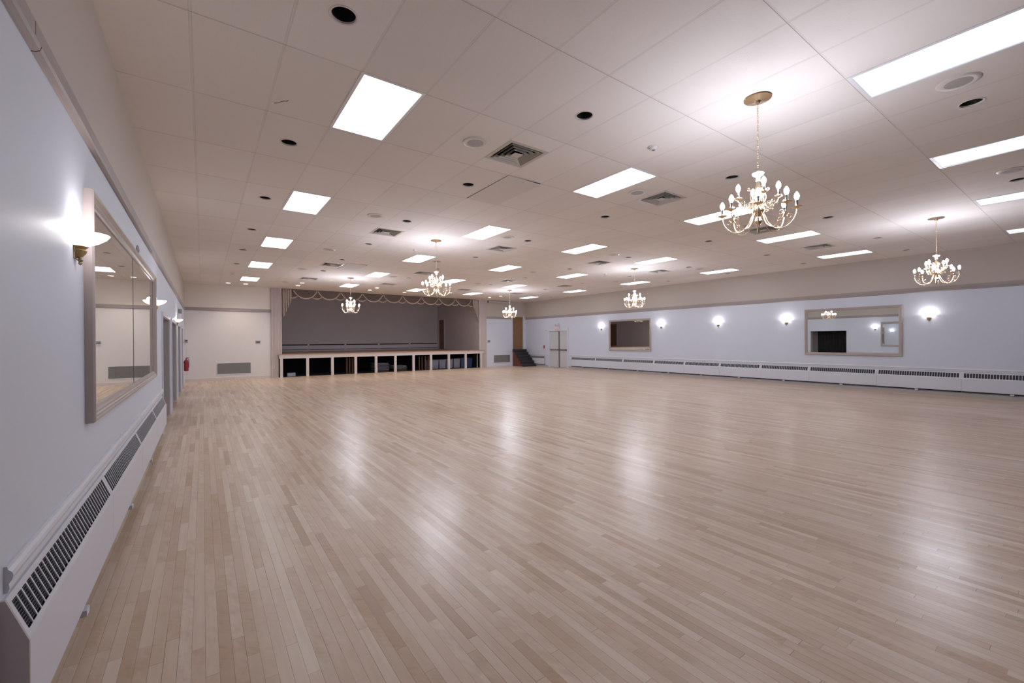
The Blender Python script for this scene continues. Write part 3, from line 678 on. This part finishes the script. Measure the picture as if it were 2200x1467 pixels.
# ---------------------------------------------------------------- mirrors
def make_mirror(side, y0, y1, z0, z1, label, seam=None, th=.05):
    X = XL if side < 0 else XR; s = 1 if side < 0 else -1
    t = thing('wall_mirror', label, 'mirror', (X, (y0+y1)/2, z0)); hw = (y1-y0)/2; h = z1-z0; fw = .085
    prof = [(0, 0), (0, th*.8), (.008, th), (.022, th), (.028, th*.80), (.040, th*.86), (.048, th*.66), (.062, th*.72), (.070, th*.42), (.085, th*.34), (.085, .0)]   # (inward, out of wall)
    mb = MB(); vs = []; np_ = len(prof)
    for (cy, cz, dy, dz) in ((-hw, 0, 1, 1), (hw, 0, -1, 1), (hw, h, -1, -1), (-hw, h, 1, -1)):
        for (i_, o_) in prof: vs.append((s*o_, cy+dy*i_, cz+dz*i_))
    fs = [(k*np_+i, k*np_+(i+1) % np_, ((k+1) % 4)*np_+(i+1) % np_, ((k+1) % 4)*np_+i) for k in range(4) for i in range(np_)]
    mb.add(vs, fs).build('frame', 'frame', t)
    if seam:
        c = seam-(y0+y1)/2
        for a, b_ in ((-hw+fw-.005, c-.0015), (c+.0015, hw-fw+.005)): MB().box(*sorted((s*.004, s*.010)), a, b_, fw-.005, h-fw+.005).build('glass', 'mirror', t)
        MB().box(*sorted((s*.002, s*.0125)), c-.005, c+.005, fw, h-fw).build('seam_strip', 'metal', t)
        orn = MB()
        for k, q in enumerate((-.06, .06)):
            orn.tube([(s*(.052), c+q+.7*(a), h+.012+b_) for a, b_ in spiral((0, 0), .03, 1.3*(1 if k else -1), PI*(.5), 16)], .006, 6)
        orn.lathe([(0, -.03), (.018, -.01), (.012, .03), (0, .05)], 10, (s*.05, c, h+.01))
        orn.build('crest', 'frame', t, True)
    else: MB().box(*sorted((s*.004, s*.010)), -hw+fw-.005, hw-fw+.005, fw-.005, h-fw+.005).build('glass', 'mirror', t)
    return t
make_mirror(-1, 3.78, 8.34, 1.085, 2.575, 'long framed wall mirror on the left wall above the heaters', seam=6.05)
make_mirror(1, 3.60, 6.12, 1.045, 2.566, 'large taupe framed mirror on the right wall, reflecting a dark opening')
make_mirror(1, 12.32, 14.82, 1.045, 2.566, 'smaller looking taupe framed mirror near the double doors, reflecting the stage')

# ---------------------------------------------------------------- convector heaters
def heater_parts(t, L, s, m_body, cap0=False, cap1=False):
    # local: y from 0 to L, x = s * distance out of the wall
    D = .072; zt, zf, zb = .640, .487, .148
    def X(a): return s*a
    mb = MB(); g = .004
    def prism(y0, y1, pr):
        n_ = len(pr); vs = [(X(a), y0, z) for a, z in pr] + [(X(a), y1, z) for a, z in pr]
        mb.add(vs, [tuple(range(n_)), tuple(range(n_, 2*n_))] + [(i, (i+1) % n_, (i+1) % n_+n_, i+n_) for i in range(n_)])
    # top lip, front panel, bottom return
    prism(g/2, L-g/2, [(.0, zt+.012), (.010, zt+.012), (.016, zt), (.018, zt-.012), (0, zt-.012)])
    prism(g/2, L-g/2, [(D-.010, zf+.022), (D-.002, zf+.006), (D, zf-.006), (D, zb+.004), (D-.006, zb), (D-.016, zb), (D-.016, zb+.004), (D-.006, zb+.006), (D-.006, zf-.008), (D-.016, zf+.014)])
    def onslope(u_): return (.018+(D-.010-.018)*u_, zt-.012+(zf+.022-zt+.012)*u_)
    for (a, b_) in ((g/2, .045), (L-.045, L-g/2)):
        p0, p1 = onslope(0), onslope(1); prism(a, b_, [p0, p1, (p1[0]-.004, p1[1]-.003), (p0[0]-.004, p0[1]-.003)])
    mb.build('cover', m_body, t)
    gr = MB(); mbk = mb; mb = gr
    def prism2(y0, y1, pr):
        n_ = len(pr); vs = [(X(a), y0, z) for a, z in pr] + [(X(a), y1, z) for a, z in pr]
        gr.add(vs, [tuple(range(n_)), tuple(range(n_, 2*n_))] + [(i, (i+1) % n_, (i+1) % n_+n_, i+n_) for i in range(n_)])
    nb = int(round((L-.09)/.054)); p0, p1 = onslope(0), onslope(1)
    for k in range(1, nb):
        y = .045+(L-.09)*k/nb; prism2(y-.005, y+.005, [p0, p1, (p1[0]-.003, p1[1]-.002), (p0[0]-.003, p0[1]-.002)])
    sl = MB(); gr_ = gr; gr_.build('grille', m_body, t)
    def slat(y0, y1, pr):
        n_ = len(pr); vs = [(X(a), y0, z) for a, z in pr] + [(X(a), y1, z) for a, z in pr]
        sl.add(vs, [tuple(range(n_)), tuple(range(n_, 2*n_))] + [(i, (i+1) % n_, (i+1) % n_+n_, i+n_) for i in range(n_)])
    for k in range(10):
        u0 = (k+.75)/10.5; a, b_ = onslope(u0-.008), onslope(u0+.010)
        slat(.045, L-.045, [(a[0]-.004, a[1]-.001), (b_[0]-.004, b_[1]-.001), (b_[0]-.008, b_[1]-.003), (a[0]-.008, a[1]-.003)])
    sl.build('slats', 'slatgrey', t)
    bk = MB(); mb = bk
    n0 = [(.001, zt-.015), (.014, zt-.022), (D-.020, zf+.004), (D-.020, zb-.030), (.001, zb-.030)]  # black body drops below the cover to draw the shadow line there
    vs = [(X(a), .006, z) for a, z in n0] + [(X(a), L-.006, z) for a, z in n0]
    bk.add(vs, [tuple(range(5)), tuple(range(5, 10))] + [(i, (i+1) % 5, (i+1) % 5+5, i+5) for i in range(5)]); bk.build('core_and_toe_shade', 'slot', t)
    for yy in (L*.5,):
        ft = MB(); ft.box(*sorted((X(.02), X(D+.012))), yy-.035, yy+.035, zb-.045, zb-.012); ft.box(*sorted((X(.0), X(.03))), yy-.02, yy+.02, zb-.05, zb+.03); ft.build('bracket', m_body, t)
    for on, ya, yb in ((cap0, -.006, .006), (cap1, L-.006, L+.006)):
        if on:
            c = MB(); pr = [(0, zt+.014), (.014, zt+.014), (D+.002, zf), (D+.002, zb), (0, zb)]
            vs = [(X(a), ya, z) for a, z in pr] + [(X(a), yb, z) for a, z in pr]
            c.add(vs, [tuple(range(5)), tuple(range(5, 10))] + [(i, (i+1) % 5, (i+1) % 5+5, i+5) for i in range(5)]); c.build('end_cap', 'heatercap', t)
LH = [2.365, 4.23, 6.09, 7.97, 9.85]
LBL = ['nearest white heater section along the left wall, ending at the picture corner', 'second white heater section along the left wall, below the near half of mirror', 'third white heater section along the left wall, below the far half of mirror', 'last white heater section along the left wall, before the openings']
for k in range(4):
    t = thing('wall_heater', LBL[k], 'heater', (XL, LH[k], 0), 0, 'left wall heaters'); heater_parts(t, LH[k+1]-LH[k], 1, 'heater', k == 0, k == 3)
RH = [0.59, 2.39, 4.19, 5.99, 7.55, 9.09, 10.63, 12.16, 13.93, 15.74, 17.56]
rl = ['in the far right foreground', 'right of the large mirror', 'below the large mirror', 'below the left end of the large mirror', 'below the lamp left of the large mirror', 'below the middle right wall lamp', 'between the middle lamp and the small mirror', 'below the right end of the small mirror', 'below the left end of the small mirror', 'right beside the double doors']
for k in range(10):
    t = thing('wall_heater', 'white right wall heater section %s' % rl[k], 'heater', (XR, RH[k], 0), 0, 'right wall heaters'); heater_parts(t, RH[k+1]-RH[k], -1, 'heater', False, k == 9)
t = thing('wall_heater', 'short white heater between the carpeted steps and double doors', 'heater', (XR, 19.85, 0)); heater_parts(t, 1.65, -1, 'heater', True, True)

# ---------------------------------------------------------------- double doors on the right wall
dd = struct(MB().box(XR-.022, XR+.001, DY0-.11, DY0, 0, DT+.12).box(XR-.022, XR+.001, DY1, DY1+.11, 0, DT+.12).box(XR-.022, XR+.001, DY0, DY1, DT, DT+.12).box(XR-.034, XR, DY0-.13, DY1+.13, DT+.12, DT+.145).build('door_6', 'white'))
MB().box(XR, XR+.2, DY0, DY0+.02, 0, DT).box(XR, XR+.2, DY1-.02, DY1, 0, DT).box(XR, XR+.2, DY0+.02, DY1-.02, DT-.02, DT).build('jamb', 'white', dd)
YM = (DY0+DY1)/2-.06
for (a, b_) in ((DY0+.022, YM-.035), (YM+.035, DY1-.022)):
    lf = MB().box(XR+.035, XR+.08, a, b_, .012, DT-.024).build('leaf', 'doorpaint', dd)
    MB().box(XR+.030, XR+.036, a+.03, b_-.03, .99, 1.05).box(XR-.02, XR+.034, a+.05, a+.09, .985, 1.055).box(XR-.02, XR+.034, b_-.09, b_-.05, .985, 1.055).tube([(XR-.02, a+.04, 1.02), (XR-.02, b_-.04, 1.02)], .018, 10).build('push_bar', 'metal', lf)
    MB().box(XR+.025, XR+.035, a+.05, b_-.05, 1.86, 1.87).build('door_seam', 'jamb', lf)
MB().bevbox(XR+.0, XR+.1, YM-.04, YM+.04, .01, DT-.022, .006).build('mullion', 'metal', dd)
MB().box(XR-.005, XR+.09, DY0+.02, DY1-.02, 0, .012).build('threshold', 'metal', dd)

def text_mesh(txt, size, name, m, parent, loc, rot, ext=.002):
    cu = bpy.data.curves.new(name, 'FONT'); cu.body = txt; cu.size = size; cu.extrude = ext; cu.align_x = 'CENTER'; cu.align_y = 'CENTER'
    tmp = bpy.data.objects.new(name + '_outline', cu); C.objects.link(tmp); bpy.context.view_layer.update()
    me = bpy.data.meshes.new_from_object(tmp.evaluated_get(bpy.context.evaluated_depsgraph_get())); bpy.data.objects.remove(tmp); me.materials.clear(); me.materials.append(M[m])
    o = bpy.data.objects.new(name, me); C.objects.link(o); o.parent = parent; o.location = loc; o.rotation_euler = rot; return o
t = thing('exit_sign', 'exit sign with red letters above the double doors', 'exit sign', (XR, 18.72, 2.37))
MB().bevbox(-.07, 0, -.17, .17, -.18, .02, .008).build('sign_box', 'signwhite', t)
MB().bevbox(-.085, 0, -.14, .14, .03, .19, .012).build('battery_box', 'signwhite', t)
for q in (-.09, .09): MB().lathe([(0, -.045), (.035, -.04), (.042, -.01), (.03, .0), (0, 0)], 16, (-.085, q, .11), axis='x').build('lamp_head', 'fixture', t, True)
text_mesh('EXIT', .13, 'lettering', 'signred', t, (-.0715, 0, -.08), (PI/2, 0, -PI/2))
t = thing('exit_sign', 'pale exit sign on the left wall above the third opening', 'exit sign', (XL, 16.7, 2.27), PI)
MB().bevbox(-.07, 0, -.17, .17, 0, .20, .008).build('sign_box', 'signwhite', t); MB().bevbox(-.085, 0, -.13, .13, .205, .34, .012).build('battery_box', 'grey', t)
text_mesh('EXIT', .13, 'lettering', 'signred', t, (-.0715, 0, .10), (PI/2, 0, -PI/2))
t = thing('fire_alarm_station', 'small red fire alarm pull station left of the double doors', 'fire alarm', (XR, 19.93, 1.10)); MB().bevbox(-.04, 0, -.06, .06, 0, .17, .006).build('housing', 'redplastic', t); MB().box(-.052, -.04, -.035, .035, .07, .095).build('pull_bar', 'signwhite', t)
t = thing('door_alarm', 'tiny white wall bell at the corner of the double door frame', 'bell', (XR, 19.75, 2.2)); MB().lathe([(0, -.05), (.035, -.045), (.05, -.02), (.05, 0)], 20, axis='x').build('bell_dome', 'fixture', t, True)

# ---------------------------------------------------------------- stage
AY = YF-.20       # apron front
ST = 1.035
sg = thing('stage', 'raised wooden stage with cream posts and open storage bays', 'stage', (0, 0, 0))
MB().box(2.70, 13.43, AY-.03, YF-.10, ST-.035, ST).build('apron', 'stagewood', sg)
struct(MB().box(SX0+.001, SX1-.061, YF-.099, SYB-.001, ST-.05, ST-.001).build('floor_stage', 'stagewood'))
MB().box(2.74, 13.40, AY, AY+.06, ST-.20, ST-.035).box(2.74, 13.40, AY-.012, AY, ST-.075, ST-.035).build('fascia', 'cream', sg)
PX = [2.84, 3.92, 5.01, 6.10, 7.11, 8.12, 9.12, 10.13, 11.22, 12.30, 13.34]
for k, px in enumerate(PX):
    x = px*(AY/YF)+.02; w_ = .058
    MB().box(x-w_, x+w_, AY+.004, AY+.10, 0, ST-.20).box(x-w_-.008, x+w_+.008, AY-.004, AY+.108, ST-.215, ST-.20).build('post', 'cream', sg)
MB().box(2.74, SX0, AY+.1, YF-.1, 0, ST-.2).build('side_panel', 'pilaster', sg)
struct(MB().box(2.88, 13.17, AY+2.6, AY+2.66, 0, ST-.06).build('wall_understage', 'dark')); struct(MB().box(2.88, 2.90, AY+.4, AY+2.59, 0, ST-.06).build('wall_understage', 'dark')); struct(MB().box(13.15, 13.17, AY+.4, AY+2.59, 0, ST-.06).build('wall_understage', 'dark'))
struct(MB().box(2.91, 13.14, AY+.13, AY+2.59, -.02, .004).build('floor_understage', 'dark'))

# things stored under the stage
t = thing('storage_crate', 'pale cardboard box on the floor in the leftmost bay under the stage', 'box', (3.28, AY+.45, .004)); MB().bevbox(-.17, .17, -.12, .12, 0, .16, .006).build('body', 'binclear', t); MB().box(-.172, .172, -.02, .02, .158, .163).build('tape', 'grey', t)
def tables(x0, z0, n_, lb, top):
    for k in range(n_):
        z = z0+k*.062; x = x0+random.uniform(-.03, .03); ww = .37
        t = thing('folding_table', '%s, %s from the bottom' % (lb, ORD[k]), 'folding table', (x, AY+.85, z), 0, lb)
        MB().bevbox(-ww, ww, -.37, .37, .018, .040, .004).build('tabletop', 'tabletop', t)
        MB().tube([(-ww+.1, -.3, .009), (-ww+.1, .3, .009)], .009, 8).tube([(ww-.1, -.3, .009), (ww-.1, .3, .009)], .009, 8).build('folded_legs', 'metal', t)
tables(7.52, .09, 6, 'grey folding table stacked under the stage left of centre', 0)
tables(8.50, .12, 3, 'grey folding table stacked under the stage at centre', 0)
for (x, z0_, z1_, lb) in ((7.52, .004, .09, 'dark wooden skid under the taller folding table stack'), (8.50, .004, .12, 'dark wooden skid under the shorter folding table stack')):
    tag(MB().box(x-.36, x+.36, AY+.5, AY+1.2, z1_-.02, z1_-.001).box(x-.36, x+.36, AY+.52, AY+.56, z0_, z1_-.02).box(x-.36, x+.36, AY+1.1, AY+1.16, z0_, z1_-.02).build('wooden_skid', 'wooddark'), lb, 'skid')
def bin_(x, y, w_, h, m, lb, lidm=None):
    t = thing('storage_bin', lb, 'storage bin', (x, y, .004), 0, 'storage bins under the stage'); b0 = w_*.42; vs = []
    for (r_, z) in ((b0, 0), (w_*.48, h*.93)): vs += [(-r_, -.2*r_/b0, z), (r_, -.2*r_/b0, z), (r_, .2*r_/b0, z), (-r_, .2*r_/b0, z)]
    MB().add(vs, [(0,3,2,1), (4,5,6,7), (0,1,5,4), (1,2,6,5), (2,3,7,6), (3,0,4,7)]).build('tub', m, t)
    MB().bevbox(-w_*.5, w_*.5, -.245, .245, h*.93, h, .008).build('lid', lidm or m, t)
    MB().box(-.06, .06, -.262, -.23, h*.78, h*.84).build('handle', lidm or m, t)
BY = AY+1.0
for a in ((10.27, .32, .50, 'binteal', 'teal storage bin beside the bins under the stage'), (10.67, .42, .52, 'binclear', 'first pale grey storage bin right of the teal bin'), (11.12, .42, .52, 'binclear', 'second pale grey storage bin right of the teal bin'),
          (11.58, .42, .52, 'binclear', 'third pale grey storage bin, just right of a post'), (12.05, .44, .54, 'binclear', 'fourth pale grey storage bin under the stage with slanted sides'), (12.49, .38, .58, 'binblue', 'dark blue storage bin left in the blue pair'), (12.90, .38, .56, 'binblue', 'dark blue storage bin in the rightmost bay under the stage')):
    bin_(a[0], BY, a[1], a[2], a[3], a[4])
for k, (x, lb) in enumerate(((5.72, 'first'), (5.85, 'second'), (5.99, 'third'))): 
    o = MB().bevbox(x-.035, x+.035, AY+.30, AY+.37, .004, .80, .004).build('wooden_board', 'wooddark'); tag(o, '%s dark brown board standing in the third bay under the stage' % lb, 'board', 'boards under the stage')
for k, (x, lb, m_) in enumerate(((9.50, 'first', 'wooddark'), (9.66, 'second', 'wooddark'), (9.86, 'third', 'redwood'), (10.03, 'fourth', 'redwood'))):
    o = MB().bevbox(x-.03, x+.03, AY+.3, AY+.37, .004, .76, .004).build('wooden_board', m_); tag(o, '%s brown board from left in the bay left of the bins' % lb, 'board', 'boards under the stage')

# stage back: heater, wall door, hanging sound rail
for k in range(5):
    x0 = SX0+.05+k*2.05; x1 = x0+2.04
    t = thing('stage_heater', 'grey convector heater on the stage back wall, %s from left' % ORD[k], 'heater', (0, 0, 0), 0, 'heaters on the stage back wall')
    MB().box(x0+.03, x1-.03, SYB-.06, SYB-.001, 1.18, 1.36).box(x0, x1, SYB-.075, SYB-.001, 1.43, 1.45).box(x0, x0+.05, SYB-.075, SYB-.001, 1.12, 1.43).box(x1-.05, x1, SYB-.075, SYB-.001, 1.12, 1.43).box(x0, x1, SYB-.078, SYB-.06, 1.14, 1.37).build('cover', 'stageheat', t)
    MB().box(x0+.05, x1-.05, SYB-.058, SYB-.002, 1.361, 1.43).box(x0, x1, SYB-.07, SYB-.061, 1.115, 1.138).build('slot', 'dark', t)
o = struct(MB().box(SX1-.09, SX1-.05, SDY0-.09, SDY0, ST, 3.09).box(SX1-.09, SX1-.05, SDY1, SDY1+.09, ST, 3.09).box(SX1-.09, SX1-.05, SDY0, SDY1, 3.0, 3.09).build('door_7', 'stagewall'))
MB().box(SX1-.03, SX1+.02, SDY0, SDY1, ST, 3.0).build('leaf', 'stagedoor', o)
o = struct(MB().box(SX0-.02, SX0+.02, SDY0-.09, SDY0, ST, 3.09).box(SX0-.02, SX0+.02, SDY1, SDY1+.09, ST, 3.09).box(SX0-.02, SX0+.02, SDY0, SDY1, 3.0, 3.09).build('door_9', 'stagewall'))
MB().box(SX0-.018, SX0+.006, SDY0, SDY1, ST, 3.0).build('leaf', 'stagedoor', o)
struct(MB().box(SX0, SX1-.06, SYB-.02, SYB, ST, ST+.09).build('baseboard_stage', 'stageheat'))

# ---------------------------------------------------------------- curtain swags above the stage
va = thing('swag_valance', 'gathered beige pink swag valance across the top of the stage', 'valance', (0, 0, 0))
YV = YF+.02
def swag(x0, x1, ztop, drop, y, name, depth=.05):
    """one draped swag: folds fan between two upper corners"""
    nu, nv = 40, 52; vs = []; fs = []
    xc, hw = (x0+x1)/2, (x1-x0)/2
    for j in range(nv+1):
        t_ = j/nv                                   # 0 top fold .. 1 bottom hem
        for i in range(nu+1):
            s_ = -1+2*i/nu
            sag = drop*(.04+.96*t_)*(1-abs(s_)**2.6)
            xw = xc+hw*s_*(1-.06*t_*(1-abs(s_)))
            yy = y-depth*(1-s_*s_)*(.5+.5*t_)-.040*math.sin(t_*PI*13)*(1-abs(s_)**5)
            vs.append((xw, yy, ztop-sag-.02*t_*(1-abs(s_))-(.16*t_)*(1-abs(s_))**.5*.2))
    for j in range(nv):
        for i in range(nu): a = j*(nu+1)+i; fs.append((a, a+1, a+nu+2, a+nu+1))
    o = MB().add(vs, fs).build(name, 'fabric', va, True)
    md = o.modifiers.new('thick', 'SOLIDIFY'); md.thickness = .004
    # hem band
    hem = []
    for i in range(nu+1): hem.append(Vector(vs[nv*(nu+1)+i]))
    hv = []; hf = []
    for i, p in enumerate(hem):
        sl = -1+2*i/nu; nx = sl*.75; nz = -math.sqrt(max(0, 1-nx*nx)); wd = .055
        hv += [(p.x, p.y-.008, p.z), (p.x+nx*wd*.5, p.y-.014, p.z+nz*wd*.5-.004), (p.x+nx*wd, p.y-.010, p.z+nz*wd)]
    for i in range(nu):
        for k in range(2): a = i*3+k; hf.append((a, a+1, a+4, a+3))
    h_ = MB().add(hv, hf).build('hem_band', 'fabriclight', o, True); md = h_.modifiers.new('thick', 'SOLIDIFY'); md.thickness = .006
SW0, SWN = 3.38, 10
pit = (12.95-3.38)/9.2
for k in range(10):     # back row, in the gaps
    xc = SW0-.06+(k)*pit; swag(xc-.36, xc+.36, H-.02, .30, YV+.05, 'back_swag', .03)
for k in range(9):
    x0 = SW0+k*pit; swag(x0, x0+pit*.93, H-.02, .31, YV, 'front_swag', .06)
MB().box(SX0, SX1, YF+.14, YF+.17, H-.20, H+.12).build('heading_board', 'fabric', va)
def cascade(x, s):
    mb = MB(); n_ = 60; vs = []; fs = []; nz = 10
    for i in range(n_+1):
        t_ = i/n_; xx = x+s*(.02+.40*t_); fold = .075*math.sin(t_*PI*9); zb_ = 2.66+ .92*t_**1.1 + .05*math.sin(t_*PI*9+1)
        for j in range(nz+1): vs.append((xx+s*.012*math.sin(t_*PI*9+j*.3), YF-.06+fold*(.4+.6*j/nz), H-.02+(zb_-H+.02)*j/nz))
    for i in range(n_):
        for j in range(nz): a = i*(nz+1)+j; fs.append((a, a+1, a+nz+2, a+nz+1))
    o = mb.add(vs, fs).build('cascade', 'fabriclight', va, True); md = o.modifiers.new('thick', 'SOLIDIFY'); md.thickness = .004
cascade(SX0+.005, 1); cascade(SX1-.065, -1)

# ---------------------------------------------------------------- far wall: grilles, controls, brown door, steps
def grille(x0, x1, z0, z1, lb):
    t = thing('return_air_grille', lb, 'vent grille', ((x0+x1)/2, YF-.0005, z0)); w_ = (x1-x0)/2; h = z1-z0
    fr = MB(); e = .02
    for (a0, a1, c0, c1) in ((-w_-e, w_+e, -e, 0), (-w_-e, w_+e, h, h+e), (-w_-e, -w_, 0, h), (w_, w_+e, 0, h)): fr.box(a0, a1, -.012, 0, c0, c1)
    fr.build('frame', 'white', t)
    lv = MB(); k = 0; n_ = int(h/.022)
    for k in range(n_):
        z = h*(k+.5)/n_; lv.add([(-w_, -.010, z-.005), (w_, -.010, z-.005), (w_, -.002, z+.008), (-w_, -.002, z+.008), (-w_, -.009, z-.003), (w_, -.009, z-.003), (w_, -.001, z+.010), (-w_, -.001, z+.010)], [(0,1,2,3), (7,6,5,4), (0,4,5,1), (1,5,6,2), (2,6,7,3), (3,7,4,0)])
    for q in (-.33, 0, .33): lv.box(w_*2*q-.006, w_*2*q+.006, -.012, -.001, 0, h)
    lv.build('louvres', 'grille', t); MB().box(-w_, w_, -.0012, -.0002, 0, h).build('backing', 'grille', t)
grille(.48, 1.67, .255, .70, 'wide grey air grille low on the far wall left of the stage')
grille(14.24, 15.43, .25, .69, 'grey air grille low on the wall right of the stage')
def control(x, z, w_, h, lb, nm='thermostat', y=YF):
    t = thing(nm, lb, nm.replace('_', ' '), (x, y, z)); MB().bevbox(-w_/2, w_/2, -.03, 0, 0, h, .005).build('housing', 'signwhite', t); MB().box(-w_/2+.012, w_/2-.012, -.033, -.029, h*.18, h*.45).box(-w_/2+.012, w_/2-.012, -.033, -.029, h*.58, h*.84).build('display', 'gap', t)
control(1.95, 1.53, .19, .13, 'small grey control box on the far wall left of the stage')
control(13.88, 1.47, .20, .14, 'small grey control box on the wall right of the stage')
control(-.545, 1.56, .11, .15, 'small grey switch plate in the far left corner', 'wall_switch')
t = thing('power_outlet', 'small outlet at the foot of the left fluted pilaster', 'outlet', (2.53, YF-.10, .42)); MB().bevbox(-.035, .035, -.008, 0, 0, .115, .002).build('cover_plate', 'fixture', t); MB().box(-.016, .016, -.010, -.007, .018, .048).box(-.016, .016, -.010, -.007, .066, .096).build('socket', 'gap', t)

bd = struct(MB().box(BX0-.09, BX0, YF-.022, YF+.001, 0, BZ1+.06).box(BX1, BX1+.09, YF-.022, YF+.001, 0, BZ1+.06).build('door_8', 'white'))
MB().box(BX0, BX1, YF+.05, YF+.09, BZ0, BZ1).build('leaf', 'wood', bd)
MB().lathe([(0, -.05), (.02, -.047), (.028, -.03), (.02, -.01), (.03, 0)], 16, (BX0+.08, YF+.05, 2.0), axis='y').build('door_knob', 'brassdull', bd, True)

stp = thing('carpeted_steps', 'charcoal carpeted steps with wooden sides up to the brown door', 'steps', (0, 0, 0)); NS = 6
for k in range(NS):
    z1 = BZ0*(NS-k)/NS; y1 = YF-.03-(.28 if k else 0)-.17*max(0, k-1); y0 = YF-.03-.28-.17*k
    MB().bevbox(BX0-.04, BX1+.03+.01*k, y0-.018, y1, z1-BZ0/NS, z1, .008).build('step', 'carpet', stp, True)
pr = [(YF-.025, 0), (YF-.025, BZ0-.03)]
for k in range(NS):
    z1 = BZ0*(NS-k)/NS-.03; y0 = YF-.03-.28-.17*k; pr += [(y0, z1), (y0, z1-BZ0/NS if k < NS-1 else 0)]
pr = [(a, max(0, b_)) for a, b_ in pr]
MB().extrude_x(pr[::-1], BX0-.02, BX0+.018).build('side_panel', 'redwood', stp)
MB().box(BX1+.02, BX1+.10, YF-.30, YF-.06, .80, .86).build('landing_lip', 'carpet', stp)

# long pale housing under the ceiling, right of the stage
t = thing('screen_housing', 'long pale box mounted under the ceiling right of the stage', 'projection screen')
MB().bevbox(13.80, 15.3, YF-.16, YF-.03, H-.14, H-.02, .01).build('casing', 'ventm', t); MB().box(13.79, 13.80, YF-.165, YF-.025, H-.145, H-.015).build('end_cap', 'grey', t)

# fire extinguisher in the far left corner
t = thing('fire_extinguisher', 'red fire extinguisher hanging in the far left corner', 'fire extinguisher', (XL+.086, 20.6, .50))
MB().lathe([(0, 0), (.060, 0), (.070, .012), (.072, .05), (.072, .36), (.062, .40), (.035, .425), (.022, .435), (.022, .45)], 24).build('cylinder', 'red', t, True)
MB().lathe([(0, .45), (.024, .45), (.024, .48), (0, .48)], 14).box(-.012, .09, -.010, .010, .485, .497).box(-.012, .10, -.010, .010, .51, .520).build('valve', 'gap', t)
MB().tube(smooth_path([(.02, -.02, .47), (.07, -.04, .45), (.085, -.04, .38), (.082, -.03, .25), (.08, -.02, .12)], 4), .010, 8).build('hose', 'gap', t, True)
MB().box(-.082, -.06, -.03, .03, .28, .36).build('bracket', 'metal', t)
# small hook high on the far wall
